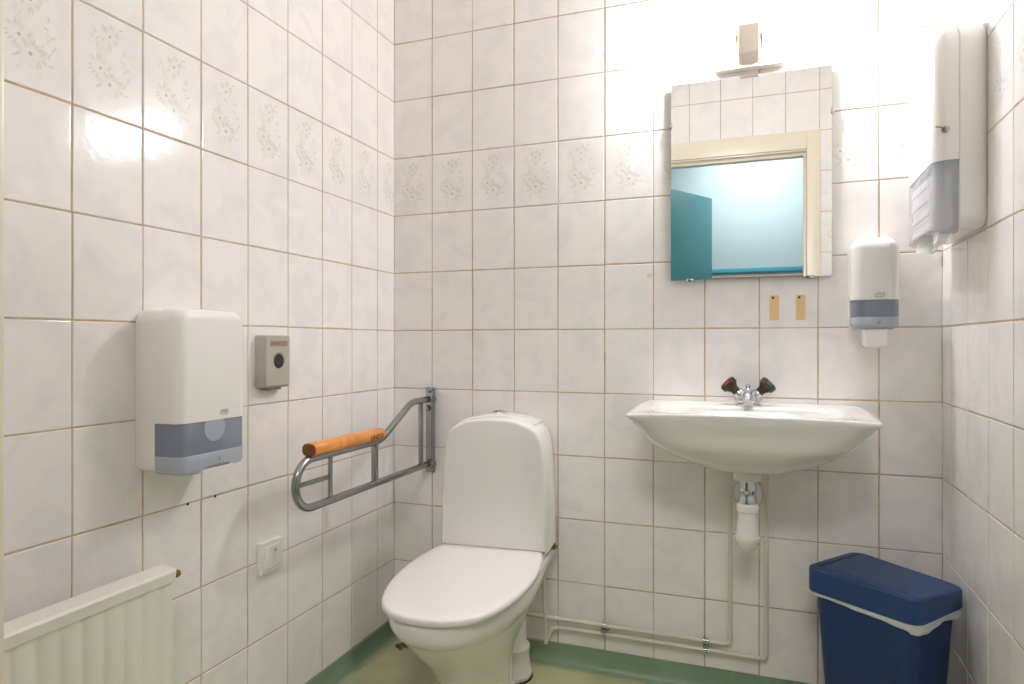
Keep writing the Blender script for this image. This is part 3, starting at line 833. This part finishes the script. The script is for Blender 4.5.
def slope(p):
    # the far right corner of the lid falls away along a fold
    x, y, z = p
    d = (x - (-.045)) * .86 + (y - L2/2) * .70      # distance past the fold line
    d = max(0, (x/L1 + y/L2*.62) - .24)
    if z > zs0 + .01: z -= d * .030
    return (x, y, z)
sk = [[slope(p) for p in r_] for r_ in sk]
loft(bm, sk, cap0=True, cap1=False)
top = sk[-1]
vs = [bm.verts.new(p) for p in top]
bmesh.ops.triangulate(bm, faces=[bm.faces.new(vs)])
finish('lid', bm, M['bluel'], BN, smooth=18)
bm = B()
gx0, gx1 = -L1/2 + .030, L1/2 - .040
fl_ = [slope(p) for p in plan(.5, .5, .01, 0)]
zt_ = zs1 + .0035
pts = [(gx0, -L2/2 + .022), (L1/2 - .030, -L2/2 + .020), (-.004, L2/2 - .032), (gx0, L2/2 - .032)]
loft(bm, [[slope((x, y, zt_ + dz)) for x, y in pts] for dz in (-.003, -.0006)])
lf = finish('lid_flap', bm, M['bluel'], BN, smooth=30)
bm = B(); box(bm, gx0 - .008, gx0 - .001, -L2/2 + .022, L2/2 - .022, zs1 - .001, zs1 + .0028); finish('flap_gap', bm, M['black'], BN, 0)

# bin liner hanging below the lid skirt
bm = B(); q = random.Random(11)
base = rrect(-L1/2 + .004, L1/2 - .004, -L2/2 + .004, L2/2 - .004, .027, .027, 10)
dense = []
for i in range(len(base)):
    a = Vector(base[i]); b = Vector(base[(i+1) % len(base)]); n = max(1, int((b - a).length / .008))
    for k in range(n): dense.append(a.lerp(b, k/n))
rg = [[], [], []]
for i, p in enumerate(dense):
    s = i / len(dense)
    near = (p.x / (L1/2) + 1)/2      # 0 far-left corner .. 1 front corner
    side = p.y < 0
    drop = .008 + .010*near if side else .012
    if p.x > L1/2 - .02: 
        t = (p.y + L2/2)/L2; drop = .020 + .004*math.sin(t*4) + .006*math.sin(t*9)
    drop += .0012*math.sin(i*.45)
    w = .0012*math.sin(i*1.1) + .001*math.sin(i*.43)
    d = p.normalized()
    rg[0].append((p.x, p.y, .402))
    rg[1].append((p.x + d.x*(.002 + w*.5), p.y + d.y*(.002 + w*.5), zs0 - drop*.5))
    rg[2].append((p.x - d.x*(.004 - w), p.y - d.y*(.004 - w), zs0 - drop))
loft(bm, rg, False, False)
o = finish('bin_liner', bm, M['bag'], smooth=70)
o.location = BN.location; o.rotation_euler = BN.rotation_euler
tag(o, 'white plastic liner bag peeking from under the lid of the blue bin', 'bag')

# ------------------------------------------------------------------ camera
cam = bpy.data.cameras.new('camera'); co = bpy.data.objects.new('camera', cam); COL.objects.link(co)
co.location = (1.1879, -2.0344, 1.0183); co.rotation_euler = (PI/2, 0, .3524)
cam.sensor_width = 36; cam.sensor_fit = 'HORIZONTAL'; cam.lens = 36 * 662.4 / 1024
cam.shift_y = (342.6 - 342) / 1024
cam.clip_start = .01
S.camera = co

# ------------------------------------------------------------------ world and view
w = bpy.data.worlds.new('world'); S.world = w; w.use_nodes = True
w.node_tree.nodes['Background'].inputs[0].default_value = (.5, .6, .7, 1)
w.node_tree.nodes['Background'].inputs[1].default_value = .2
S.view_settings.view_transform = 'Standard'; S.view_settings.look = 'None'
S.view_settings.exposure = .13; S.view_settings.gamma = 1
S.view_settings.use_curve_mapping = False
S.cycles.max_bounces = 12; S.cycles.diffuse_bounces = 8; S.cycles.glossy_bounces = 6
S.cycles.transparent_max_bounces = 8
S.cycles.sample_clamp_indirect = 6
S.cycles.caustics_reflective = False; S.cycles.caustics_refractive = False
S.cycles.use_denoising = True
